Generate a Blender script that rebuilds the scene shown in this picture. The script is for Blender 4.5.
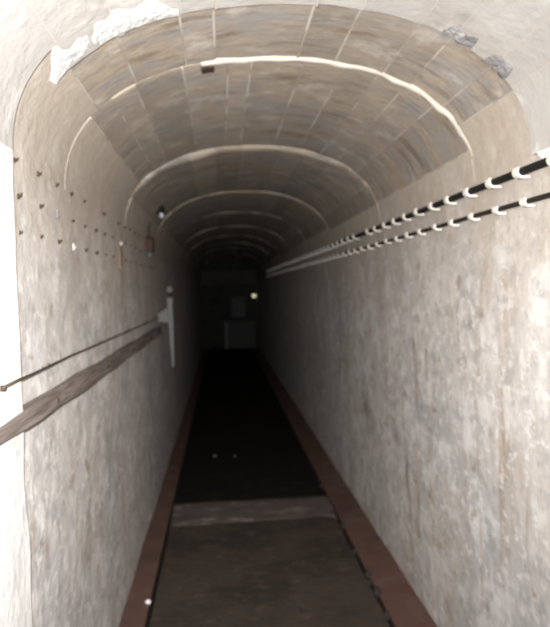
import bpy, math, random
from mathutils import Matrix, Vector, noise
random.seed(7)
PI = math.pi

# ------------------------------------------------------------------ clear
for o in list(bpy.data.objects):
    bpy.data.objects.remove(o, do_unlink=True)
scene = bpy.context.scene
COL = scene.collection

# ------------------------------------------------------------------ camera
EYE = 1.55
F_PX = 700.0
fwd = Vector((0.07491547, 0.99648745, -0.03742245))
rgt = Vector((0.9966723, -0.07603281, -0.02938262))
upv = Vector((0.03212474, 0.0350967, 0.99886747))
cd = bpy.data.cameras.new('camera')
cam = bpy.data.objects.new('camera', cd)
COL.objects.link(cam)
m = Matrix.Identity(4)
for i in range(3):
    m[i][0], m[i][1], m[i][2] = rgt[i], upv[i], -fwd[i]
m[2][3] = EYE
cam.matrix_world = m
cd.sensor_fit = 'HORIZONTAL'
cd.sensor_width = 36.0
cd.lens = F_PX / 550.0 * 36.0
cd.clip_start = 0.02
cd.dof.use_dof = True
cd.dof.focus_distance = 1.15
cd.dof.aperture_fstop = 6.0
scene.camera = cam

# ------------------------------------------------------------------ world, flash, exposure
w = bpy.data.worlds.new('world')
scene.world = w
w.use_nodes = True
w.node_tree.nodes['Background'].inputs[0].default_value = (0.5, 0.55, 0.6, 1)
w.node_tree.nodes['Background'].inputs[1].default_value = 0.0

ld = bpy.data.lights.new('camera_flash', 'SPOT')      # the flash the picture was taken with
ld.energy = 750.0
ld.color = (1.0, 0.99, 0.98)
ld.spot_size = math.radians(96)
ld.spot_blend = 1.0
ld.shadow_soft_size = 0.012
fl = bpy.data.objects.new('camera_flash', ld)
COL.objects.link(fl)
fl.location = (-0.04, 0.02, EYE + 0.055)
fl.rotation_euler = (Vector((-0.05, 1.0, -0.05))).to_track_quat('-Z', 'Y').to_euler()

vs = scene.view_settings
vs.view_transform = 'Standard'
vs.look = 'None'
vs.exposure = 0.0
vs.gamma = 1.0
vs.use_curve_mapping = False

# ------------------------------------------------------------------ tunnel dimensions (metres)
XL, XR = -0.520, 0.908            # wall faces
ZS, RISE, NEXP = 1.902, 0.442, 2.217
CX = (XL + XR) / 2
HW = (XR - XL) / 2
Y0, YE = -2.2, 18.3               # behind the camera, end wall
JOINTS = [1.93, 2.44, 3.93, 5.74, 7.3, 8.9, 10.5, 12.1, 13.7, 15.3, 16.9, 18.3]


def vprof(deg, off=0.0):
    """point of the vault profile at angle deg, moved outward by off"""
    t = math.radians(deg)
    c, s = math.cos(t), max(0.0, math.sin(t))
    x = math.copysign(abs(c) ** (2 / NEXP), c)
    z = s ** (2 / NEXP)
    return CX + (HW + off) * x, ZS + (RISE + off) * z


# ------------------------------------------------------------------ node material helper
def mat(name, base, layers=(), rough=0.9, bump=(), emit=None, metal=0.0, spec=0.25, per_object=0.0, tint=None, spots=()):
    """base colour; layers = (colour, scale xyz, noise scale, detail, lo, hi, strength);
    bump = (scale xyz, noise scale, strength, distance)"""
    mt = bpy.data.materials.new(name)
    mt.use_nodes = True
    nt = mt.node_tree
    N, K = nt.nodes, nt.links
    bs = N['Principled BSDF']
    bs.inputs['Roughness'].default_value = rough
    bs.inputs['Metallic'].default_value = metal
    bs.inputs['Specular IOR Level'].default_value = spec
    tc = N.new('ShaderNodeTexCoord')

    def noise_out(sc, nsc, det, rgh=0.6):
        mp = N.new('ShaderNodeMapping')
        mp.inputs['Scale'].default_value = sc
        K.new(tc.outputs['Object'], mp.inputs['Vector'])
        nz = N.new('ShaderNodeTexNoise')
        nz.inputs['Scale'].default_value = nsc
        nz.inputs['Detail'].default_value = det
        nz.inputs['Roughness'].default_value = rgh
        K.new(mp.outputs['Vector'], nz.inputs['Vector'])
        return nz.outputs['Fac']

    rgb = N.new('ShaderNodeRGB')
    rgb.outputs[0].default_value = (*base, 1)
    cur = rgb.outputs[0]
    for (colr, sc, nsc, det, lo, hi, strength) in layers:
        fac = noise_out(sc, nsc, det)
        mr = N.new('ShaderNodeMapRange')
        mr.interpolation_type = 'SMOOTHSTEP'
        mr.inputs['From Min'].default_value = lo
        mr.inputs['From Max'].default_value = hi
        mr.inputs['To Max'].default_value = strength
        K.new(fac, mr.inputs['Value'])
        mx = N.new('ShaderNodeMix')
        mx.data_type = 'RGBA'
        K.new(mr.outputs[0], mx.inputs['Factor'])
        K.new(cur, mx.inputs['A'])
        mx.inputs['B'].default_value = (*colr, 1)
        cur = mx.outputs['Result']
    if tint:                                   # old smoke and damp stain that begins high on the wall, with a ragged edge
        lo, hi, tcol, strength = tint
        sx = N.new('ShaderNodeSeparateXYZ')
        K.new(tc.outputs['Object'], sx.inputs[0])
        ma = N.new('ShaderNodeMath')
        ma.operation = 'MULTIPLY_ADD'
        K.new(noise_out((2, 2, 0.5), 2.2, 4), ma.inputs[0])
        ma.inputs[1].default_value = 1.3
        K.new(sx.outputs['Z'], ma.inputs[2])
        mr = N.new('ShaderNodeMapRange')
        mr.interpolation_type = 'SMOOTHSTEP'
        mr.inputs['From Min'].default_value = lo + 0.65
        mr.inputs['From Max'].default_value = hi + 0.65
        mr.inputs['To Max'].default_value = strength
        K.new(ma.outputs[0], mr.inputs['Value'])
        mx = N.new('ShaderNodeMix')
        mx.data_type = 'RGBA'
        K.new(mr.outputs[0], mx.inputs['Factor'])
        K.new(cur, mx.inputs['A'])
        mx.inputs['B'].default_value = (*tcol, 1)
        cur = mx.outputs['Result']
    for (cen, scl, strength) in spots:         # single stains and bruises of the plaster
        sb_ = N.new('ShaderNodeVectorMath')
        sb_.operation = 'SUBTRACT'
        K.new(tc.outputs['Object'], sb_.inputs[0])
        sb_.inputs[1].default_value = cen
        ml = N.new('ShaderNodeVectorMath')
        ml.operation = 'MULTIPLY'
        K.new(sb_.outputs[0], ml.inputs[0])
        ml.inputs[1].default_value = scl
        le = N.new('ShaderNodeVectorMath')
        le.operation = 'LENGTH'
        K.new(ml.outputs[0], le.inputs[0])
        ad = N.new('ShaderNodeMath')
        ad.operation = 'MULTIPLY_ADD'
        K.new(noise_out((1, 1, 1), 14, 4), ad.inputs[0])
        ad.inputs[1].default_value = 1.6
        K.new(le.outputs['Value'], ad.inputs[2])
        mr = N.new('ShaderNodeMapRange')
        mr.interpolation_type = 'SMOOTHSTEP'
        mr.inputs['From Min'].default_value = 0.7
        mr.inputs['From Max'].default_value = 1.7
        mr.inputs['To Min'].default_value = strength
        mr.inputs['To Max'].default_value = 0.0
        K.new(ad.outputs[0], mr.inputs['Value'])
        mx = N.new('ShaderNodeMix')
        mx.data_type = 'RGBA'
        K.new(mr.outputs[0], mx.inputs['Factor'])
        K.new(cur, mx.inputs['A'])
        mx.inputs['B'].default_value = (0.22, 0.17, 0.13, 1)
        cur = mx.outputs['Result']
    if per_object:
        oi = N.new('ShaderNodeObjectInfo')
        mr = N.new('ShaderNodeMapRange')
        mr.inputs['To Min'].default_value = 1 - per_object
        mr.inputs['To Max'].default_value = 1 + per_object * 0.5
        K.new(oi.outputs['Random'], mr.inputs['Value'])
        hs = N.new('ShaderNodeHueSaturation')
        K.new(mr.outputs[0], hs.inputs['Value'])
        K.new(cur, hs.inputs['Color'])
        cur = hs.outputs['Color']
    K.new(cur, bs.inputs['Base Color'])
    prev = None
    for (sc, nsc, strength, dist) in bump:
        fac = noise_out(sc, nsc, 4)
        bp = N.new('ShaderNodeBump')
        bp.inputs['Strength'].default_value = strength
        bp.inputs['Distance'].default_value = dist
        K.new(fac, bp.inputs['Height'])
        if prev:
            K.new(prev, bp.inputs['Normal'])
        prev = bp.outputs['Normal']
    if prev:
        K.new(prev, bs.inputs['Normal'])
    if emit:
        bs.inputs['Emission Color'].default_value = (*emit[0], 1)
        bs.inputs['Emission Strength'].default_value = emit[1]
    return mt


M = {}
TAN, BROWN, PALE, GREY = (0.42, 0.345, 0.275), (0.27, 0.19, 0.12), (0.70, 0.67, 0.645), (0.38, 0.38, 0.385)
M['wall'] = mat('limewashed_wall', (0.53, 0.495, 0.465), [
    (GREY, (1, 1, 0.9), 1.3, 4, 0.45, 0.64, 0.60),
    (TAN, (2.0, 2.0, 0.5), 2.6, 5, 0.48, 0.66, 0.55),
    (PALE, (1, 1, 1.2), 6.0, 6, 0.46, 0.64, 0.70),
    (BROWN, (4, 4, 0.6), 2.4, 4, 0.56, 0.72, 0.55),
    ((0.31, 0.295, 0.295), (1, 1, 1.5), 10, 4, 0.48, 0.68, 0.55),
    ((0.76, 0.735, 0.71), (1, 1, 1.6), 17, 4, 0.52, 0.68, 0.62),
    (BROWN, (1, 1, 1.4), 9, 5, 0.60, 0.71, 0.65),
], bump=[((1, 1, 1.3), 16, 0.4, 0.012), ((1, 1, 1), 60, 0.35, 0.004)], tint=(1.2, 2.15, (0.40, 0.335, 0.265), 0.85),
    spots=[((XR, 4.43, 0.74), (4, 4, 5), 0.9), ((XR, 3.46, 0.58), (4, 14, 4), 0.75), ((XR, 3.66, 0.74), (4, 6, 12), 0.65),
           ((XR, 2.50, 1.40), (4, 20, 20), 0.8), ((XR, 2.40, 1.43), (4, 22, 22), 0.7), ((XL, 2.62, 0.62), (4, 7, 5), 0.5),
           ((XL, 2.02, 0.85), (4, 24, 7), 0.6), ((XL, 3.72, 1.60), (4, 14, 6), 0.55)])
M['white'] = mat('fresh_limewash', (0.64, 0.62, 0.595), [
    ((0.76, 0.74, 0.72), (2, 2, 0.7), 4, 5, 0.5, 0.62, 0.7),
    (GREY, (1, 1, 0.7), 12, 4, 0.52, 0.68, 0.5),
    (TAN, (2, 2, 0.6), 3, 5, 0.6, 0.75, 0.35),
], bump=[((1, 1, 1), 30, 0.4, 0.008)])
M['vault'] = mat('vault_slab', (0.31, 0.265, 0.218), [
    ((0.38, 0.31, 0.235), (1, 1, 1), 2.6, 4, 0.42, 0.62, 0.75),
    ((0.275, 0.262, 0.25), (1, 1.4, 1), 3.3, 5, 0.48, 0.62, 0.75),
    ((0.17, 0.115, 0.07), (1.2, 4.0, 1.2), 2.4, 5, 0.54, 0.70, 0.7),
    ((0.50, 0.45, 0.40), (1, 1, 1), 6.0, 5, 0.53, 0.68, 0.55),
    ((0.19, 0.17, 0.15), (1, 2.5, 1), 11, 3, 0.50, 0.70, 0.5),
], bump=[((1, 1.6, 1), 18, 0.5, 0.008)], per_object=0.16)
M['vault_white'] = mat('white_vault_slab', (0.42, 0.395, 0.37), [
    ((0.34, 0.29, 0.24), (1, 1, 1), 3.0, 5, 0.48, 0.66, 0.6),
    ((0.27, 0.265, 0.26), (1, 1, 1), 8.0, 5, 0.56, 0.72, 0.5),
    ((0.60, 0.58, 0.56), (1, 1, 1), 6.0, 5, 0.54, 0.68, 0.7),
], bump=[((1, 1, 1), 24, 0.5, 0.008)], per_object=0.08)
M['mortar'] = mat('pale_mortar', (0.47, 0.425, 0.37), [
    ((0.30, 0.255, 0.21), (1, 1, 1), 4, 5, 0.42, 0.56, 0.9)], bump=[((1, 1, 1), 50, 0.4, 0.004)])
M['lip'] = mat('crumbling_white_plaster', (0.62, 0.61, 0.59), [
    (GREY, (1, 1, 1), 22, 5, 0.54, 0.66, 0.75)], bump=[((1, 1, 1), 40, 0.8, 0.01)])
M['ridge'] = mat('bright_mortar', (0.46, 0.415, 0.36), [(TAN, (1, 1, 1), 6, 4, 0.52, 0.66, 0.7)], bump=[((1, 1, 1), 50, 0.4, 0.004)])
M['grey_lip'] = mat('grey_crumbling_plaster', (0.24, 0.23, 0.23), [((0.13, 0.125, 0.125), (1, 1, 1), 20, 5, 0.5, 0.62, 0.8), ((0.5, 0.48, 0.46), (1, 1, 1), 14, 4, 0.58, 0.68, 0.7)], bump=[((1, 1, 1), 40, 0.8, 0.01)])
M['rib'] = mat('rib_plaster', (0.33, 0.29, 0.25), [
    (PALE, (1, 1, 1), 6, 4, 0.5, 0.7, 0.35), (BROWN, (1, 1, 1), 5, 4, 0.58, 0.72, 0.5)],
    bump=[((1, 1, 1), 30, 0.5, 0.006)])
M['floor'] = mat('trodden_floor', (0.050, 0.037, 0.028), [
    ((0.030, 0.023, 0.018), (1, 1, 1), 2.2, 4, 0.42, 0.62, 0.85),
    ((0.082, 0.058, 0.043), (1.5, 2.5, 1), 7, 5, 0.52, 0.70, 0.75),
    ((0.02, 0.017, 0.015), (1, 1, 1), 26, 3, 0.60, 0.70, 0.8),
], bump=[((1, 1, 1), 22, 0.6, 0.012)])
M['floor_dark'] = mat('black_floor', (0.014, 0.012, 0.010), [((0.022, 0.018, 0.015), (1, 1, 1), 6, 4, 0.5, 0.68, 0.8)], rough=0.95, spec=0.05, bump=[((1, 1, 1), 22, 0.6, 0.012)])
M['kerb'] = mat('red_brown_paint', (0.108, 0.058, 0.045), [
    ((0.13, 0.085, 0.068), (1, 1, 1), 5, 4, 0.48, 0.66, 0.7),
    ((0.07, 0.043, 0.035), (1, 1, 1), 3, 4, 0.52, 0.70, 0.7)], rough=0.8,
    bump=[((1, 1, 1), 28, 0.5, 0.006)])
M['sill'] = mat('worn_concrete', (0.080, 0.064, 0.055), [
    ((0.20, 0.165, 0.145), (1, 2, 1), 5, 4, 0.52, 0.66, 0.8),
    ((0.055, 0.043, 0.036), (1, 2, 1), 4, 4, 0.50, 0.66, 0.8)], bump=[((1, 1, 1), 30, 0.5, 0.006)])
M['dirt'] = mat('black_gutter_dirt', (0.008, 0.007, 0.006), [((0.02, 0.016, 0.013), (1, 1, 1), 14, 3, 0.5, 0.7, 0.6)])
M['cable'] = mat('black_rubber', (0.012, 0.011, 0.010), rough=0.7, spec=0.15)
M['cable2'] = mat('dark_brown_rubber', (0.022, 0.018, 0.014), rough=0.7, spec=0.15)
M['clip'] = mat('white_paint', (0.66, 0.62, 0.56), [((0.5, 0.42, 0.33), (1, 1, 1), 30, 3, 0.55, 0.7, 0.5)], rough=0.55)
M['iron'] = mat('rusty_iron', (0.035, 0.026, 0.020), [((0.12, 0.06, 0.03), (1, 1, 1), 60, 3, 0.55, 0.7, 0.7)], rough=0.85)
M['wood'] = mat('weathered_timber', (0.15, 0.12, 0.104), [
    ((0.26, 0.215, 0.19), (14, 0.7, 14), 4, 4, 0.45, 0.62, 0.75),
    ((0.075, 0.056, 0.047), (20, 0.8, 20), 5, 4, 0.54, 0.68, 0.8)], bump=[((12, 0.8, 12), 6, 0.6, 0.006)])
M['wire'] = mat('blackened_wire', (0.05, 0.042, 0.026), rough=0.7)
M['steel'] = mat('pale_grey_paint', (0.17, 0.166, 0.16), [((0.10, 0.095, 0.09), (1, 1, 1), 18, 3, 0.55, 0.7, 0.7)], rough=0.6)
M['steel2'] = mat('dull_white_paint', (0.45, 0.43, 0.40), rough=0.7)
M['black'] = mat('black_enamel', (0.012, 0.013, 0.012), rough=0.5, spec=0.2)
M['bulb'] = mat('frosted_glass', (0.55, 0.57, 0.62), rough=0.35, spec=0.4)
M['box'] = mat('red_oxide_box', (0.055, 0.027, 0.020), [((0.03, 0.02, 0.018), (1, 1, 1), 30, 3, 0.5, 0.7, 0.7)], rough=0.7)
M['rust'] = mat('rust_plate', (0.22, 0.145, 0.095), [((0.33, 0.27, 0.22), (1, 1, 1), 26, 3, 0.48, 0.66, 0.8)])
M['stone'] = mat('dark_stone', (0.030, 0.025, 0.022), bump=[((1, 1, 1), 40, 0.6, 0.005)])
M['whitestone'] = mat('white_pebble_chalk', (0.80, 0.78, 0.76), bump=[((1, 1, 1), 40, 0.4, 0.004)])
M['greystone'] = mat('grey_pebble', (0.12, 0.115, 0.11), bump=[((1, 1, 1), 40, 0.4, 0.004)])
M['chest'] = mat('grey_sheet_metal', (0.055, 0.054, 0.053), [((0.038, 0.044, 0.043), (1, 1, 1), 5, 4, 0.5, 0.7, 0.7)], rough=0.6)
M['edge'] = mat('pale_edge_paint', (0.24, 0.24, 0.24), rough=0.6)
M['board'] = mat('blue_grey_board', (0.095, 0.10, 0.105), [((0.065, 0.068, 0.07), (1, 1, 1), 7, 3, 0.5, 0.7, 0.7)], rough=0.7)
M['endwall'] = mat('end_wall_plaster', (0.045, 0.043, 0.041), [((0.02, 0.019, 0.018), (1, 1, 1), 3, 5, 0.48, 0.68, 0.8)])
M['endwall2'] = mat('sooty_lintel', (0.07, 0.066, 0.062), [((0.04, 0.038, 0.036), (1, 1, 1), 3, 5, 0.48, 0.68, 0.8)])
M['lit'] = mat('glint_glow', (0.9, 0.9, 0.7), emit=((1.0, 0.95, 0.55), 0.9))  # emission stands in for the flash thrown back from the far wall
M['back'] = mat('dark_concrete', (0.30, 0.27, 0.24), [((0.2, 0.18, 0.16), (1, 1, 1), 4, 4, 0.5, 0.7, 0.7)])


# ------------------------------------------------------------------ mesh helpers
class MB:
    def __init__(self):
        self.v, self.f = [], []

    def add(self, verts, faces):
        b = len(self.v)
        self.v += [tuple(p) for p in verts]
        self.f += [tuple(b + i for i in f) for f in faces]
        return self

    def box(self, x0, x1, y0, y1, z0, z1):
        return self.add([(x0, y0, z0), (x1, y0, z0), (x1, y1, z0), (x0, y1, z0),
                         (x0, y0, z1), (x1, y0, z1), (x1, y1, z1), (x0, y1, z1)],
                        [(0, 3, 2, 1), (4, 5, 6, 7), (0, 1, 5, 4), (1, 2, 6, 5), (2, 3, 7, 6), (3, 0, 4, 7)])

    def prism(self, pts, axis, a, b):
        """polygon pts (2D) extruded along axis from a to b"""
        def p3(p, t):
            return {'x': (t, p[0], p[1]), 'y': (p[0], t, p[1]), 'z': (p[0], p[1], t)}[axis]
        n = len(pts)
        vs_ = [p3(p, a) for p in pts] + [p3(p, b) for p in pts]
        fs = [tuple(range(n))[::-1], tuple(range(n, 2 * n))]
        fs += [(i, (i + 1) % n, n + (i + 1) % n, n + i) for i in range(n)]
        return self.add(vs_, fs)

    def tube(self, path, r, n=10):
        path = [Vector(p) for p in path]
        rings = []
        for i, p in enumerate(path):
            d = (path[min(i + 1, len(path) - 1)] - path[max(i - 1, 0)]).normalized()
            ref = Vector((0, 0, 1)) if abs(d.z) < 0.9 else Vector((1, 0, 0))
            a = d.cross(ref).normalized()
            b = d.cross(a)
            rr = r[i] if isinstance(r, (list, tuple)) else r
            rings += [p + a * (rr * math.cos(2 * PI * k / n)) + b * (rr * math.sin(2 * PI * k / n)) for k in range(n)]
        fs = [(i * n + k, i * n + (k + 1) % n, (i + 1) * n + (k + 1) % n, (i + 1) * n + k)
              for i in range(len(path) - 1) for k in range(n)]
        fs += [tuple(range(n))[::-1], tuple(range((len(path) - 1) * n, len(path) * n))]
        return self.add(rings, fs)

    def lathe(self, prof, origin, axis, n=20):
        """prof = (radius, distance along axis)"""
        ax = Vector(axis).normalized()
        ref = Vector((0, 0, 1)) if abs(ax.z) < 0.9 else Vector((1, 0, 0))
        a = ax.cross(ref).normalized()
        b = ax.cross(a)
        o = Vector(origin)
        vs_ = [o + ax * h + a * (r * math.cos(2 * PI * k / n)) + b * (r * math.sin(2 * PI * k / n))
               for r, h in prof for k in range(n)]
        L = len(prof)
        fs = [(i * n + k, i * n + (k + 1) % n, (i + 1) * n + (k + 1) % n, (i + 1) * n + k)
              for i in range(L - 1) for k in range(n)]
        fs += [tuple(range(n))[::-1], tuple(range((L - 1) * n, L * n))]
        return self.add(vs_, fs)

    def build(self, name, material, parent=None, smooth=False, bevel=0.0):
        me = bpy.data.meshes.new(name)
        me.from_pydata(self.v, [], self.f)
        me.update()
        import bmesh
        bm = bmesh.new()
        bm.from_mesh(me)
        bmesh.ops.recalc_face_normals(bm, faces=bm.faces)
        bm.to_mesh(me)
        bm.free()
        me.materials.append(material)
        if smooth:
            me.polygons.foreach_set('use_smooth', [True] * len(me.polygons))
        o = bpy.data.objects.new(name, me)
        COL.objects.link(o)
        if parent:
            o.parent = parent
            o.matrix_parent_inverse = Matrix.Translation(-parent.location)
        if bevel:
            md = o.modifiers.new('bevel', 'BEVEL')
            md.width = bevel
            md.segments = 2
        return o


def tag(o, label, cat, group=None):
    o['label'] = label
    o['category'] = cat
    if group:
        o['group'] = group
    return o


def struct(o, label=None):
    o['kind'] = 'structure'
    if label:
        o['label'] = label
    return o


def thing(name, loc, label, cat, group=None):
    e = bpy.data.objects.new(name, None)
    e.empty_display_size = 0.05
    COL.objects.link(e)
    e.location = loc
    return tag(e, label, cat, group)


def rock(r, seed, sq=(1, 1, 0.7)):
    """lumpy pebble about its own origin, resting on z = 0"""
    mb = MB()
    nu, nv = 10, 7
    vs_ = []
    for j in range(nv + 1):
        th = PI * j / nv
        for i in range(nu):
            ph = 2 * PI * i / nu
            d = Vector((math.sin(th) * math.cos(ph), math.sin(th) * math.sin(ph), math.cos(th)))
            k = r * (1 + 0.35 * noise.noise(d * 1.3 + Vector((seed * 3.1, seed, 0))))
            vs_.append((d.x * k * sq[0], d.y * k * sq[1], d.z * k * sq[2] + r * sq[2] * 0.8))
    fs = [(j * nu + i, j * nu + (i + 1) % nu, (j + 1) * nu + (i + 1) % nu, (j + 1) * nu + i)
          for j in range(nv) for i in range(nu)]
    return mb.add(vs_, fs)


# ------------------------------------------------------------------ floor
def ygrid(a, b, near=0.05, far=0.14, lim=7.0):
    ys = [a]
    while ys[-1] < b - 1e-6:
        ys.append(min(b, ys[-1] + (near if 0.5 < ys[-1] < lim else far)))
    return ys


GL, GR = -0.398, 0.728            # the dirty joints between floor and kerbs


def slab(name, x0, x1, y0, y1, zt, zb, material, amp=0.006, fsc=3.0, nx=14, seed=0.0, ztop=None, tilt=0.0):
    """uneven slab with a thickness"""
    mb = MB()
    ys = ygrid(y0, y1)
    n = nx + 1
    vs_ = []
    for y in ys:
        for i in range(n):
            t = i / nx
            x = x0 + (x1 - x0) * t
            z = zt + tilt * t + amp * noise.noise(Vector((x * fsc, y * fsc, seed))) + amp * 0.5 * noise.noise(Vector((x * 11, y * 11, seed)))
            if ztop:
                z += ztop(x, y)
            vs_.append((x, y, z))
    fs = [(j * n + i, j * n + i + 1, (j + 1) * n + i + 1, (j + 1) * n + i) for j in range(len(ys) - 1) for i in range(nx)]
    # skirts down to zb
    ring = [i for i in range(n)] + [j * n + nx for j in range(1, len(ys))] + \
           [(len(ys) - 1) * n + i for i in range(nx - 1, -1, -1)] + [j * n for j in range(len(ys) - 2, 0, -1)]
    L = len(ring)
    t0 = len(vs_)
    for k in ring:                          # own vertices, so that the top keeps its own shading
        vs_.append(vs_[k])
    b0 = len(vs_)
    for k in ring:
        vs_.append((vs_[k][0], vs_[k][1], zb))
    fs += [(t0 + k, t0 + (k + 1) % L, b0 + (k + 1) % L, b0 + k) for k in range(L)]
    fs.append(tuple(b0 + k for k in range(L)))
    mb.add(vs_, fs)
    o = mb.build(name, material, smooth=True)
    return o


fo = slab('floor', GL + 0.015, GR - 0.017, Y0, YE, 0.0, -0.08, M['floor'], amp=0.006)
fo.data.materials.append(M['floor_dark'])                    # past the sill the floor takes a darker colour
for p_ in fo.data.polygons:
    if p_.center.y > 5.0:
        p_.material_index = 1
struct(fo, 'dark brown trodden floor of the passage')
bed = MB().box(XL - 0.15, XR + 0.15, Y0 - 0.15, YE + 0.15, -0.2, -0.022).build('gutter_bed', M['dirt'])
bed.parent = fo
kl = struct(slab('trim_1', XL - 0.02, GL - 0.009, Y0, YE, 0.020, -0.08, M['kerb'], amp=0.005, nx=4, seed=4, tilt=-0.02),
            'red-brown kerb strip along the foot of the left wall')
kr = struct(slab('trim_2', GR + 0.009, XR + 0.02, Y0, YE, 0.0, -0.08, M['kerb'], amp=0.005, nx=5, seed=9, tilt=0.025),
            'red-brown kerb strip along the foot of the right wall')


# the worn pale sill across the floor: rises away from the camera, then drops
def sill():
    mb = MB()
    nx, prof = 30, [(4.54, -0.012), (4.62, 0.006), (4.72, 0.014), (4.84, 0.026), (4.93, 0.036), (4.98, 0.032), (5.02, -0.012)]
    vs_ = []
    for (y, z) in prof:
        for i in range(nx + 1):
            x = GL + 0.01 + (GR - GL - 0.02) * i / nx
            k = noise.noise(Vector((x * 4, y * 3, 2.0))) * 0.006 + noise.noise(Vector((x * 13, y * 9, 5.0))) * 0.004
            yy = y + 0.04 * noise.noise(Vector((x * 5, y, 1.0))) * (1 if y < 4.9 else 0.2)
            vs_.append((x, yy, z + (k if z > 0 else 0)))
    n = nx + 1
    fs = [(j * n + i, j * n + i + 1, (j + 1) * n + i + 1, (j + 1) * n + i) for j in range(len(prof) - 1) for i in range(nx)]
    fs.append(tuple(i for i in range(n)) + tuple((len(prof) - 1) * n + i for i in range(nx, -1, -1)))
    fs.append(tuple(j * n for j in range(len(prof))))
    fs.append(tuple(j * n + nx for j in range(len(prof))))
    mb.add(vs_, fs)
    return mb.build('trim_3', M['sill'], smooth=True)


struct(sill(), 'worn pale concrete sill across the dark floor')


# ------------------------------------------------------------------ walls
def side_wall(name, xf, outward, y0, y1, material, z0=-0.1, z1=ZS, thick=0.16, amp=0.006, seed=0.0, shear=0.0):
    mb = MB()
    ys = ygrid(y0, y1)
    nz = 44
    vs_ = []
    for y in ys:
        for k in range(nz + 1):
            z = z0 + (z1 - z0) * k / nz
            e = min(1.0, (z1 - z) / 0.12)
            d = noise.noise(Vector((y * 1.3, z * 1.3, seed))) * amp + noise.noise(Vector((y * 6, z * 5, seed + 3))) * amp * 0.35
            yy = y
            if shear:                      # the coat reaches further in high up and ends in a ragged edge
                u = min(1.0, max(0.0, (z - 1.83) / (ZS - 1.83)))
                yy += max(0.0, (y - 1.0) / (y1 - 1.0)) ** 2 * (shear * u * u * (3 - 2 * u) + 0.03 * noise.noise(Vector((z * 5, seed, 0))) * (1 - u))
            vs_.append((xf + d * e * outward, yy, z))
    n = nz + 1
    fs = [(j * n + k, j * n + k + 1, (j + 1) * n + k + 1, (j + 1) * n + k) for j in range(len(ys) - 1) for k in range(nz)]
    ring = [k for k in range(n)] + [j * n + nz for j in range(1, len(ys))] + \
           [(len(ys) - 1) * n + k for k in range(nz - 1, -1, -1)] + [j * n for j in range(len(ys) - 2, 0, -1)]
    L = len(ring)
    t0 = len(vs_)
    for k in ring:
        vs_.append(vs_[k])
    b0 = len(vs_)
    for k in ring:
        vs_.append((xf + outward * thick, vs_[k][1], vs_[k][2]))
    fs += [(t0 + k, t0 + (k + 1) % L, b0 + (k + 1) % L, b0 + k) for k in range(L)]
    fs.append(tuple(b0 + k for k in range(L)))
    mb.add(vs_, fs)
    return mb.build(name, material, smooth=True)


wl = struct(side_wall('wall_left', XL, -1, Y0, YE, M['wall'], seed=1.0), 'stained limewashed left wall of the passage')
wr = struct(side_wall('wall_right', XR, 1, Y0, YE, M['wall'], seed=7.0), 'stained limewashed right wall of the passage')
# thicker, whiter coat on the walls nearest the entrance
tl = side_wall('trim_4', XL + 0.024, -1, Y0 + 0.02, 1.752, M['white'], z0=0.0, z1=ZS, thick=0.03, amp=0.004, seed=3.0, shear=0.01)
struct(tl, 'thick fresh white coat on the left wall at the entrance')
tr = side_wall('trim_5', XR - 0.024, 1, Y0 + 0.02, 1.78, M['white'], z0=0.0, z1=ZS, thick=0.03, amp=0.004, seed=5.0, shear=0.12)
struct(tr, 'thick fresh white coat on the right wall at the entrance')

fw = MB().box(XL - 0.16, XR + 0.16, Y0 - 0.16, Y0, -0.1, ZS + RISE + 0.2).build('wall_front', M['back'])
struct(fw, 'plain wall closing the passage at the entrance end')
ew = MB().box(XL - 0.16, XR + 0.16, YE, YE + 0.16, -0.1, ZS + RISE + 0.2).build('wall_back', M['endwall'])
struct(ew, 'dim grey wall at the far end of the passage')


# ------------------------------------------------------------------ vault
def arc_strip(a0, a1, y0, y1, off_in, off_out, na, ny=1, jitter=0.0, seed=0.0, taper=0.0):
    """curved slab of the vault between two angles and two depths"""
    mb = MB()
    A = [a0 + (a1 - a0) * i / na for i in range(na + 1)]
    Y = [y0 + (y1 - y0) * j / ny for j in range(ny + 1)]
    if taper:                              # each stretch starts lower than the one before it ends, with a worn front edge
        Y = [y0, y0 + 0.02, y0 + 0.06, y0 + 0.4 * (y1 - y0), y1]
        TY = [0.45, 0.88, 1.0, 0.62, 0.0]
        ny = 4
    vs_ = []
    for off in (off_in, off_out):
        for jy, y in enumerate(Y):
            for a in A:
                o = off
                if off == off_in and taper:
                    o -= taper * TY[jy] * min(1.0, max(0.0, math.sin(math.radians(a)) * 1.25 - 0.12)) * (1 + 0.5 * noise.noise(Vector((a * 0.07, seed * 0 + y0, 1.5))))
                if off == off_in and jitter:
                    o += jitter * noise.noise(Vector((a * 0.11, y * 4.1, seed)))
                x, z = vprof(a, o)
                vs_.append((x, y, z))
    n, L = na + 1, (na + 1) * (ny + 1)
    fs = []
    for s in (0, L):
        fs += [(s + j * n + i, s + j * n + i + 1, s + (j + 1) * n + i + 1, s + (j + 1) * n + i) for j in range(ny) for i in range(na)]
    fs += [(i, i + 1, L + i + 1, L + i) for i in range(na)]
    e = ny * n
    fs += [(e + i, e + i + 1, L + e + i + 1, L + e + i) for i in range(na)]
    fs += [(j * n, (j + 1) * n, L + (j + 1) * n, L + j * n) for j in range(ny)]
    fs += [(j * n + na, (j + 1) * n + na, L + (j + 1) * n + na, L + j * n + na) for j in range(ny)]
    mb.add(vs_, fs)
    return mb


ceiling = arc_strip(0, 180, Y0, YE, 0.016, 0.17, 60, 12).build('ceiling', M['mortar'], smooth=False)
struct(ceiling, 'low barrel vault of slabs with pale mortar joints')

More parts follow.
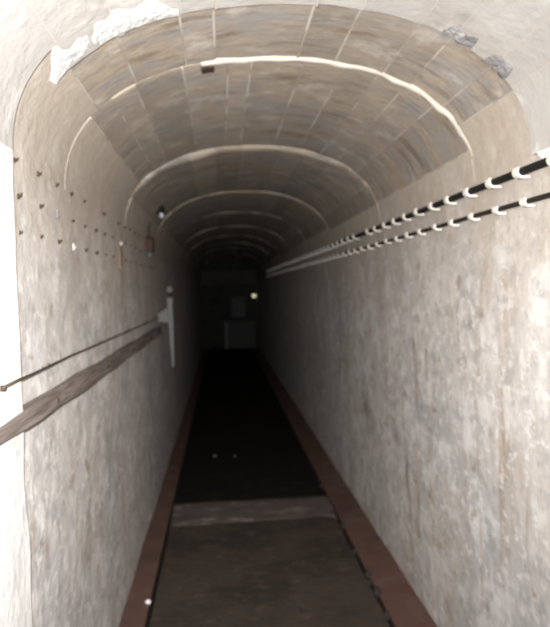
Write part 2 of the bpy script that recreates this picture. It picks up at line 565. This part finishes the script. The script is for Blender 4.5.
SETS = [
    [0, 24, 34.5, 49.5, 59, 74, 84, 103.5, 111.5, 128, 144.6, 180],      # near the entrance lip
    [0, 12.5, 37, 50, 60, 70.5, 82, 94, 100, 113, 129, 138, 149, 180],
    [0, 13, 26, 40, 54, 68, 80, 92, 104, 117, 131, 144, 160, 180],
]


def vault_section(y0, y1, angs, mslab, lower, joint_w, mjoint, mfoot, taper=0.0):
    for i in range(len(angs) - 1):
        a0, a1 = angs[i], angs[i + 1]
        g = joint_w / 2
        foot = i in (0, len(angs) - 2)
        ye = y1 - (0.168 if lower and a1 == 180 and y1 > 1.9 else 0.003)
        p = arc_strip(a0 + g if i else 0, a1 - g if a1 < 180 else 180, y0 + (-0.163 if y0 == 1.93 and a1 == 180 else 0.003), ye, -lower + (0 if foot else random.uniform(-0.0025, 0.0025)), 0.017, 4 if a1 - a0 < 20 else 10, 2,
                      jitter=0.0 if foot else 0.005, seed=i + y0, taper=taper)
        p.build('slab', mfoot if i in (0, len(angs) - 2) else mslab, ceiling, smooth=False)
        if i:
            j = arc_strip(a0 - g * 1.15, a0 + g * 1.15, y0 + 0.004, y1 - 0.004, -lower - 0.0025, 0.017, 1, 4, jitter=0.006, seed=i * 3 + y0, taper=taper)
            j.build('mortar_joint', mjoint, ceiling)


# white stretch above and behind the camera
vault_section(0.62, 1.93, SETS[0], M['vault_white'], 0.024, 0.4, M['ridge'], M['vault_white'])
vault_section(-0.8, 0.60, SETS[2], M['vault_white'], 0.024, 0.4, M['ridge'], M['vault_white'])
vault_section(Y0, -0.82, SETS[2], M['vault_white'], 0.024, 0.4, M['ridge'], M['vault_white'])
for k in range(len(JOINTS) - 1):
    y0, y1 = JOINTS[k], JOINTS[k + 1]
    s = SETS[k] if k < 2 else [0] + [a + random.uniform(-2, 2) for a in SETS[2][1:-1]] + [180]
    vault_section(y0, y1, s, M['vault'], 0.0, 0.5 if k < 3 else 0.4, M['mortar'] if k < 2 else M['rib'], M['wall'],
                  (0, 0.006, 0.024, 0.013)[k] if k < 4 else 0.008)


def ridge(a0, a1, y, width, depth, material, name, na=60, wob=0.0, seed=0.0, fade=0.0):
    """rounded rib running across the vault"""
    mb = MB()
    cs = [(-0.5, 0.012), (-0.5, -0.05), (-0.25, -0.5), (0.0, -0.9), (0.2, -1.0), (0.5, -0.2), (0.5, 0.012)] if width > 0.1 else \
        [(-0.5, 0.012), (-0.5, -0.35), (-0.32, -0.85), (0.0, -1.0), (0.35, -0.8), (0.5, -0.3), (0.5, 0.012)]
    vs_ = []
    for i in range(na + 1):
        a = a0 + (a1 - a0) * i / na
        t = min(1.0, i / na / fade) if fade else 1.0
        for (cy, co) in cs:
            k = 1 + wob * noise.noise(Vector((a * 0.16, cy * 2, seed)))
            x, z = vprof(a, co * depth * k * (0.02 + 0.98 * t) if co < 0 else 0.012)
            vs_.append((x, y + cy * width + wob * 0.02 * noise.noise(Vector((a * 0.12, 0, seed + 5))), z))
    n = len(cs)
    fs = [(i * n + j, i * n + (j + 1) % n, (i + 1) * n + (j + 1) % n, (i + 1) * n + j) for i in range(na) for j in range(n)]
    fs += [tuple(range(n)), tuple(na * n + j for j in range(n))]
    mb.add(vs_, fs)
    return mb.build(name, material, ceiling, smooth=True)


# bright thin mortar ridge on the second joint, broken off on one side
ridge(9, 107.5, 2.445, 0.03, 0.013, M['ridge'], 'mortar_ridge', wob=0.6, seed=1, fade=0.22)
ch = arc_strip(104.0, 107.6, 2.462, 2.52, -0.014, 0.0, 4, 1)
ch.build('broken_chunk', M['iron'], ceiling)


# crumbling white lip where the entrance coat ends
def lip(a0, a1, name, width, material, seed):
    mb = MB()
    na, ny = 60, 6
    vs_ = []
    for i in range(na + 1):
        a = a0 + (a1 - a0) * i / na
        t = min(1.0, min(i, na - i) / na / 0.15)
        wd = width * (0.35 + 0.65 * t) * (1 + 0.5 * noise.noise(Vector((a * 0.2, seed, 0))))
        for j in range(ny + 1):
            u = j / ny
            y = 1.945 - wd * (1 - u) + (0.02 * noise.noise(Vector((a * 0.35, 1, seed))) if j == ny else 0)
            hgt = 0.024 + (0.002 + 0.005 * t) * math.sin(PI * min(1, u * 1.05)) ** 0.5 * (0.6 + 0.8 * abs(noise.noise(Vector((a * 0.5, y * 30, seed))))) if 0 < j < ny else 0.02
            x, z = vprof(a, -hgt)
            vs_.append((x, y, z))
    n = ny + 1
    L = len(vs_)
    fs = [(i * n + j, i * n + j + 1, (i + 1) * n + j + 1, (i + 1) * n + j) for i in range(na) for j in range(ny)]
    # back faces up to the slab
    for i in range(na + 1):
        a = a0 + (a1 - a0) * i / na
        x, z = vprof(a, 0.012)
        vs_.append((x, vs_[i * n + ny][1], z))
        vs_.append((x, vs_[i * n][1], z))
    for i in range(na):
        fs.append((i * n + ny, (i + 1) * n + ny, L + 2 * (i + 1), L + 2 * i))
        fs.append((L + 2 * i, L + 2 * (i + 1), L + 2 * (i + 1) + 1, L + 2 * i + 1))
    mb.add(vs_, fs)
    return mb.build(name, material, ceiling, smooth=False)


lip(112, 152, 'plaster_lip', 0.17, M['lip'], 1.0)
lip(42, 53, 'plaster_lip', 0.10, M['grey_lip'], 4.0)
lip(28, 38, 'plaster_lip', 0.10, M['grey_lip'], 6.0)


# ------------------------------------------------------------------ cables on the right wall
def cable_run(label, z, r, material, y_first, pitch, missing):
    e = thing('cable_run', (XR - 0.02, 0.4, z), label, 'cable')
    xc = XR - 0.016 - r
    path, y, i = [], 0.4, 0
    while y < YE - 0.05:
        path.append((xc + 0.0015 * noise.noise(Vector((y * 2, z * 9, 0))), y, z + 0.004 * noise.noise(Vector((y * 1.1, z * 7, 3)))))
        y += 0.1
    MB().tube(path, r, 10).build('cable', material, e, smooth=True)
    # clip: J-shaped hook that leaves the wall below the cable and comes up in front of it
    mb = MB()
    o, t = r + 0.001, 0.0065
    back = 0.014 + r - 0.003
    ring = [(-math.cos(a), math.sin(a)) for a in [-PI / 2 + (PI / 2 + 0.55) * k / 8 for k in range(9)]]
    poly_i = [(back, -o)] + [(o * c, o * s_) for c, s_ in ring]
    poly_o = [(back, -(o + t))] + [((o + t) * c, (o + t) * s_) for c, s_ in ring]
    m_ = len(poly_o)
    hw = 0.016
    vs_ = [(p[0], yy, p[1]) for yy in (-hw, hw) for p in poly_o + poly_i]
    fs = []
    for s in (0, 2 * m_):
        fs += [(s + k, s + k + 1, s + m_ + k + 1, s + m_ + k) for k in range(m_ - 1)]
    for b in (0, m_):
        fs += [(b + k, b + k + 1, 2 * m_ + b + k + 1, 2 * m_ + b + k) for k in range(m_ - 1)]
    fs += [(0, m_, 3 * m_, 2 * m_), (m_ - 1, 2 * m_ - 1, 4 * m_ - 1, 3 * m_ - 1)]
    mb.add(vs_, fs)
    # tip rising above the cable
    cx_, cz_ = poly_o[-1]
    mb.prism([(cx_, cz_ - 0.002), (cx_ + t, cz_ - 0.002), (cx_ + t, cz_ + 0.002), (cx_, cz_ + 0.002)], 'y', -hw, hw)
    first = None
    yy = y_first - 5 * pitch
    k = -5
    while yy < 13.6:
        if k not in missing:
            if first is None:
                first = mb.build('clip', M['clip'], e)
                first.location = (xc, yy, z)
            else:
                c = first.copy()
                COL.objects.link(c)
                c.location = (xc, yy + random.uniform(-0.012, 0.012), z + random.uniform(-0.002, 0.002))
                c.rotation_euler = (random.uniform(-0.12, 0.12), 0, 0)
        yy += pitch
        k += 1
    return e


cable_run('thick black cable in white clips, upper of the two on the right wall', 1.865, 0.0115, M['cable'], 1.99, 0.2125, (11,))
cable_run('thinner dark cable in white clips, lower of the two on the right wall', 1.777, 0.0075, M['cable2'], 1.957, 0.2150, ())


# ------------------------------------------------------------------ iron pegs, three rows on the left wall
def peg_mesh():
    mb = MB()
    mb.lathe([(0.002, -0.01), (0.008, -0.01), (0.008, 0.003), (0.0065, 0.0045), (0.001, 0.005)], (0, 0, 0), (1, 0, 0), 10)
    mb.tube([(0, 0, 0), (0.006, 0, 0), (0.009, 0, 0.002), (0.010, 0, 0.008)], [0.0045, 0.0045, 0.004, 0.003], 7)
    return mb


pm = None
for (z, lab, gone) in ((1.898, 'rusty iron peg, in the top row of three on the left wall', (5, 7)),
                       (1.805, 'rusty iron peg, in the middle row of three on the left wall', (2, 8)),
                       (1.713, 'rusty iron peg, in the bottom row of three on the left wall', (3, 8))):
    for k in range(17):
        if k in gone:
            continue
        if pm is None:
            pm = o = peg_mesh().build('wall_peg', M['iron'])
        else:
            o = pm.copy()
            COL.objects.link(o)
        o.location = (XL + 0.001, 1.862 + 0.2245 * k + random.uniform(-0.008, 0.008), z + random.uniform(-0.003, 0.003) + 0.0006 * k)
        o.rotation_euler = (random.uniform(-0.8, 0.8), random.uniform(-0.2, 0.2), 0)
        s = random.uniform(0.75, 1.05)
        o.scale = (s, s, s)
        tag(o, lab, 'peg', 'iron pegs in ' + lab.split('in the ')[1].split(' of')[0])

# old cleats left in the rows
def cleat(y, z, material, label):
    mb = MB().prism([(-0.009, -0.012), (0.009, -0.012), (0.007, 0.012), (-0.007, 0.012)], 'x', 0, 0.006)
    mb.tube([(0.003, 0, -0.006), (0.009, 0, -0.004), (0.009, 0, 0.004)], 0.003, 7)
    o = mb.build('cable_cleat', material)
    o.location = (XL - 0.001, y, z)
    return tag(o, label, 'cleat')


cleat(2.31, 1.806, M['steel'], 'bluish grey metal cleat among the middle row of pegs')
cleat(2.535, 1.714, M['steel2'], 'small white cleat in the bottom row of pegs')
rp = thing('rust_plate', (XL, 3.70, 1.70), 'rusty flat plate with a white button, beyond the pegs', 'plate')
MB().prism([(3.665, 1.672), (3.735, 1.680), (3.742, 1.77), (3.70, 1.785), (3.66, 1.765)], 'x', XL - 0.012, XL + 0.006).build('plate', M['rust'], rp)
MB().lathe([(0.002, 0), (0.011, 0), (0.010, 0.01), (0.003, 0.014)], (XL + 0.001, 3.70, 1.800), (1, 0, 0), 10).build('button', M['steel2'], rp, smooth=True)

# ------------------------------------------------------------------ timber rail, wire and end bracket on the left wall
tr_ = thing('timber_rail', (XL, 0.7, 1.20), 'weathered brown timber rail fixed along the left wall', 'rail')


def plank(name, y0, y1, zt, zb, x1, material, parent, seed):
    mb = MB()
    n = max(6, int((y1 - y0) / 0.12))
    vs_ = []
    for i in range(n + 1):
        y = y0 + (y1 - y0) * i / n
        a = 0.006 * noise.noise(Vector((y * 2.2, 0, seed)))
        b = 0.007 * noise.noise(Vector((y * 2.9, 4, seed)))
        c = 0.004 * noise.noise(Vector((y * 3, 8, seed)))
        b += 0.016 * max(0.0, min(1.0, (2.3 - y) / 0.7))
        vs_ += [(XL - 0.012, y, zt + a), (x1 - 0.008 + c, y, zt + a), (x1 + c, y, zt - 0.01 + a),
                (x1 + c, y, zb + 0.008 + b), (x1 - 0.006 + c, y, zb + b), (XL - 0.012, y, zb + b)]
    fs = [(i * 6 + k, i * 6 + (k + 1) % 6, (i + 1) * 6 + (k + 1) % 6, (i + 1) * 6 + k) for i in range(n) for k in range(6)]
    fs += [tuple(range(6)), tuple(n * 6 + k for k in range(6))]
    return mb.add(vs_, fs).build(name, material, parent)


plank('plank', 0.70, 5.66, 1.264, 1.202, XL + 0.030, M['wood'], tr_, 1.0)
for y in (1.2, 2.1, 3.0, 3.9, 4.8, 5.5):
    MB().lathe([(0.002, 0), (0.009, 0), (0.008, 0.003), (0.002, 0.005)], (XL + 0.028, y, 1.235), (1, 0, 0), 10).build('bolt', M['iron'], tr_)

wi = thing('stretched_wire', (XL, 1.57, 1.345), 'thin dark wire stretched along the left wall above the timber rail', 'wire')
pth = [(XL + (0.012 + 0.020 * max(0, 1 - i / 6)), 1.585 + (5.66 - 1.585) * i / 30, 1.346 - 0.010 * (i / 30) - 0.004 * math.sin(PI * i / 30)
        + 0.0015 * noise.noise(Vector((i * 0.6, 0, 0)))) for i in range(31)]
MB().tube(pth, 0.0036, 7).build('wire', M['wire'], wi, smooth=True)
MB().lathe([(0.002, -0.004), (0.007, -0.004), (0.007, 0.010), (0.005, 0.013), (0.002, 0.014)], (XL + 0.022, 1.592, 1.343), (1, 0, 0), 10).build('anchor', M['iron'], wi)
for y in (2.05, 2.9, 3.8, 4.7):
    MB().tube([(XL - 0.01, y, 1.338), (XL + 0.012, y, 1.338), (XL + 0.018, y, 1.342), (XL + 0.018, y, 1.350)], 0.003, 6).build('staple', M['iron'], wi)

br = thing('rail_bracket', (XL, 5.76, 0.92), 'pale grey upright bar with side gusset at the far end of the timber rail', 'bracket')
MB().prism([(-0.447, 1.49), (-0.403, 1.49), (-0.402, 1.20), (-0.406, 0.93), (-0.412, 0.92), (-0.424, 0.925), (-0.436, 1.15)], 'y', 5.755, 5.775).build('upright_bar', M['steel'], br, bevel=0.003)
MB().prism([(-0.440, 1.415), (-0.440, 1.285), (XL - 0.012, 1.300), (XL - 0.012, 1.355)], 'y', 5.735, 5.753).build('gusset', M['steel'], br, bevel=0.003)
MB().lathe([(0.010, -0.018), (0.025, -0.014), (0.028, 0.0), (0.024, 0.022), (0.012, 0.036), (0.003, 0.040)], (-0.424, 5.765, 1.548), (0, 0, 1), 14).build('knob', M['steel'], br, smooth=True)
MB().tube([(-0.424, 5.765, 1.48), (-0.424, 5.765, 1.54)], 0.008, 8).build('stem', M['iron'], br)

# ------------------------------------------------------------------ wall lamp and its box
lp = thing('wall_lamp', (-0.47, 5.1, 2.05), 'small black hooded lamp with a white bulb on the left wall', 'lamp')
ax = Vector((0.75, -0.35, -0.55)).normalized()
base = Vector((-0.478, 5.12, 2.135))
MB().lathe([(0.003, -0.012), (0.024, -0.012), (0.024, 0.012), (0.012, 0.018)], base, (1, 0, -0.25), 14).build('mount', M['black'], lp, smooth=True)
# hood: a scoop open below
hood = MB()
vs_, nu, nv = [], 14, 6
c0 = base + Vector((0.035, -0.01, -0.012))
for j in range(nv + 1):
    th = PI * 0.62 * j / nv
    for i in range(nu):
        ph = 2 * PI * i / nu
        vs_.append(c0 + Vector((0.054 * math.sin(th) * math.cos(ph), 0.060 * math.sin(th) * math.sin(ph), 0.052 * math.cos(th))))
hood.add(vs_, [(j * nu + i, j * nu + (i + 1) % nu, (j + 1) * nu + (i + 1) % nu, (j + 1) * nu + i) for j in range(nv) for i in range(nu)])
ho = hood.build('hood', M['black'], lp, smooth=True)
sm = ho.modifiers.new('solid', 'SOLIDIFY')
sm.thickness = 0.004
MB().lathe([(0.004, 0.03), (0.010, 0.022), (0.015, 0.008), (0.016, -0.006), (0.011, -0.018), (0.003, -0.022)],
           c0 + Vector((0.030, -0.012, -0.030)), (0, 0, 1), 14).build('bulb', M['bulb'], lp, smooth=True)
MB().tube([(-0.487, 5.09, 2.12), (-0.492, 5.06, 2.06), (-0.502, 5.03, 1.98), (-0.500, 5.02, 1.93)], 0.006, 7).build('lead', M['iron'], lp, smooth=True)

jb = thing('junction_box', (XL, 5.01, 1.82), 'dull red junction box below the black hooded lamp', 'box')
MB().prism([(4.962, 1.822), (5.058, 1.822), (5.058, 1.915), (5.040, 1.935), (4.980, 1.935), (4.962, 1.915)], 'x', XL - 0.01, XL + 0.045).build('case', M['box'], jb, bevel=0.004)
MB().box(XL + 0.045, XL + 0.052, 4.97, 5.05, 1.832, 1.918).build('cover', M['box'], jb, bevel=0.003)
MB().tube([(XL + 0.02, 5.01, 1.825), (XL + 0.02, 5.01, 1.795)], 0.012, 10).build('gland', M['steel'], jb, smooth=True)

# ------------------------------------------------------------------ far end
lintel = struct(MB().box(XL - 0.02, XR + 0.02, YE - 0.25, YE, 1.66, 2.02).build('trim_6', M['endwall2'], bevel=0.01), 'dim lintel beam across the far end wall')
pc = MB().box(0.24, 0.62, YE - 0.03, YE + 0.005, 0.80, 1.34)
sb = thing('notice_board', (0.43, YE - 0.02, 0.8), 'blue grey board hung on the far end wall', 'board')
MB().box(0.26, 0.60, YE - 0.022, YE + 0.002, 0.82, 1.32).build('panel', M['board'], sb)
for (x0, x1, z0, z1) in ((0.24, 0.26, 0.80, 1.34), (0.60, 0.62, 0.80, 1.34), (0.26, 0.60, 0.80, 0.82), (0.26, 0.60, 1.32, 1.34)):
    MB().box(x0, x1, YE - 0.034, YE + 0.002, z0, z1).build('frame', M['chest'], sb)
cb = thing('metal_chest', (0.48, YE - 0.3, 0.012), 'grey metal chest standing against the far end wall', 'chest')
MB().box(0.09, 0.84, YE - 0.42, YE - 0.03, 0.012, 0.66).build('body', M['chest'], cb, bevel=0.008)
MB().box(0.08, 0.85, YE - 0.43, YE - 0.02, 0.66, 0.73).build('lid', M['chest'], cb, bevel=0.008)
MB().box(0.06, 0.10, YE - 0.432, YE - 0.405, 0.014, 0.72).build('corner_strip', M['edge'], cb)
el = thing('flash_glint', (0.835, YE, 1.27), 'small round flash reflection on the far end wall, built as a glowing disc', 'lamp')  # disc and housing added to carry the flash reflection, not a working lamp
MB().lathe([(0.01, -0.005), (0.065, -0.005), (0.065, 0.03), (0.052, 0.04), (0.01, 0.04)], (0.835, YE, 1.345), (0, -1, 0), 20).build('housing', M['chest'], el, smooth=True)
MB().lathe([(0.01, 0.035), (0.046, 0.035), (0.043, 0.055), (0.026, 0.072), (0.004, 0.08)], (0.835, YE, 1.345), (0, -1, 0), 20).build('glow_disc', M['lit'], el, smooth=True)

# ------------------------------------------------------------------ stones on the floor
pts = [(3.18, 0.016), (3.42, 0.019), (3.56, 0.013), (3.64, 0.017), (3.98, 0.014), (4.42, 0.018), (5.35, 0.014)]
for i, (y, r) in enumerate(pts):
    o = rock(r, i, (1, 1.3, 0.85)).build('gutter_stone', M['stone'], smooth=True)
    o.location = (GR - 0.004 + 0.008 * (i % 2), y, -0.020)
    o.scale = (1.1, 1.1, 1.6)
    tag(o, 'small dark stone lodged in the gutter by the right kerb', 'stone', 'stones in the right gutter')
o = rock(0.013, 21, (1.15, 1, 0.9)).build('pebble', M['whitestone'], smooth=True)
o.location = (-0.412, 3.45, 0.003)
tag(o, 'bright white pebble at the edge of the left kerb', 'pebble')
o = rock(0.015, 22, (1.2, 1, 0.8)).build('pebble', M['greystone'], smooth=True)
o.location = (-0.111, 6.44, 0.001)
tag(o, 'larger grey pebble on the dark floor beyond the sill', 'pebble')
o = rock(0.012, 23, (1, 1, 0.8)).build('pebble', M['greystone'], smooth=True)
o.location = (0.073, 6.40, 0.001)
tag(o, 'smaller grey pebble on the dark floor beyond the sill', 'pebble')
for i, (x, y, r) in enumerate(((0.50, 3.40, 0.010), (-0.25, 3.3, 0.009), (0.42, 3.2, 0.008))):
    o = rock(r, 30 + i, (1.1, 1.2, 0.7)).build('floor_grit', M['stone'], smooth=True)
    o.location = (x, y, 0.0)
    tag(o, 'dark crumb of grit on the floor before the pale sill', 'grit', 'grit crumbs on the near floor')
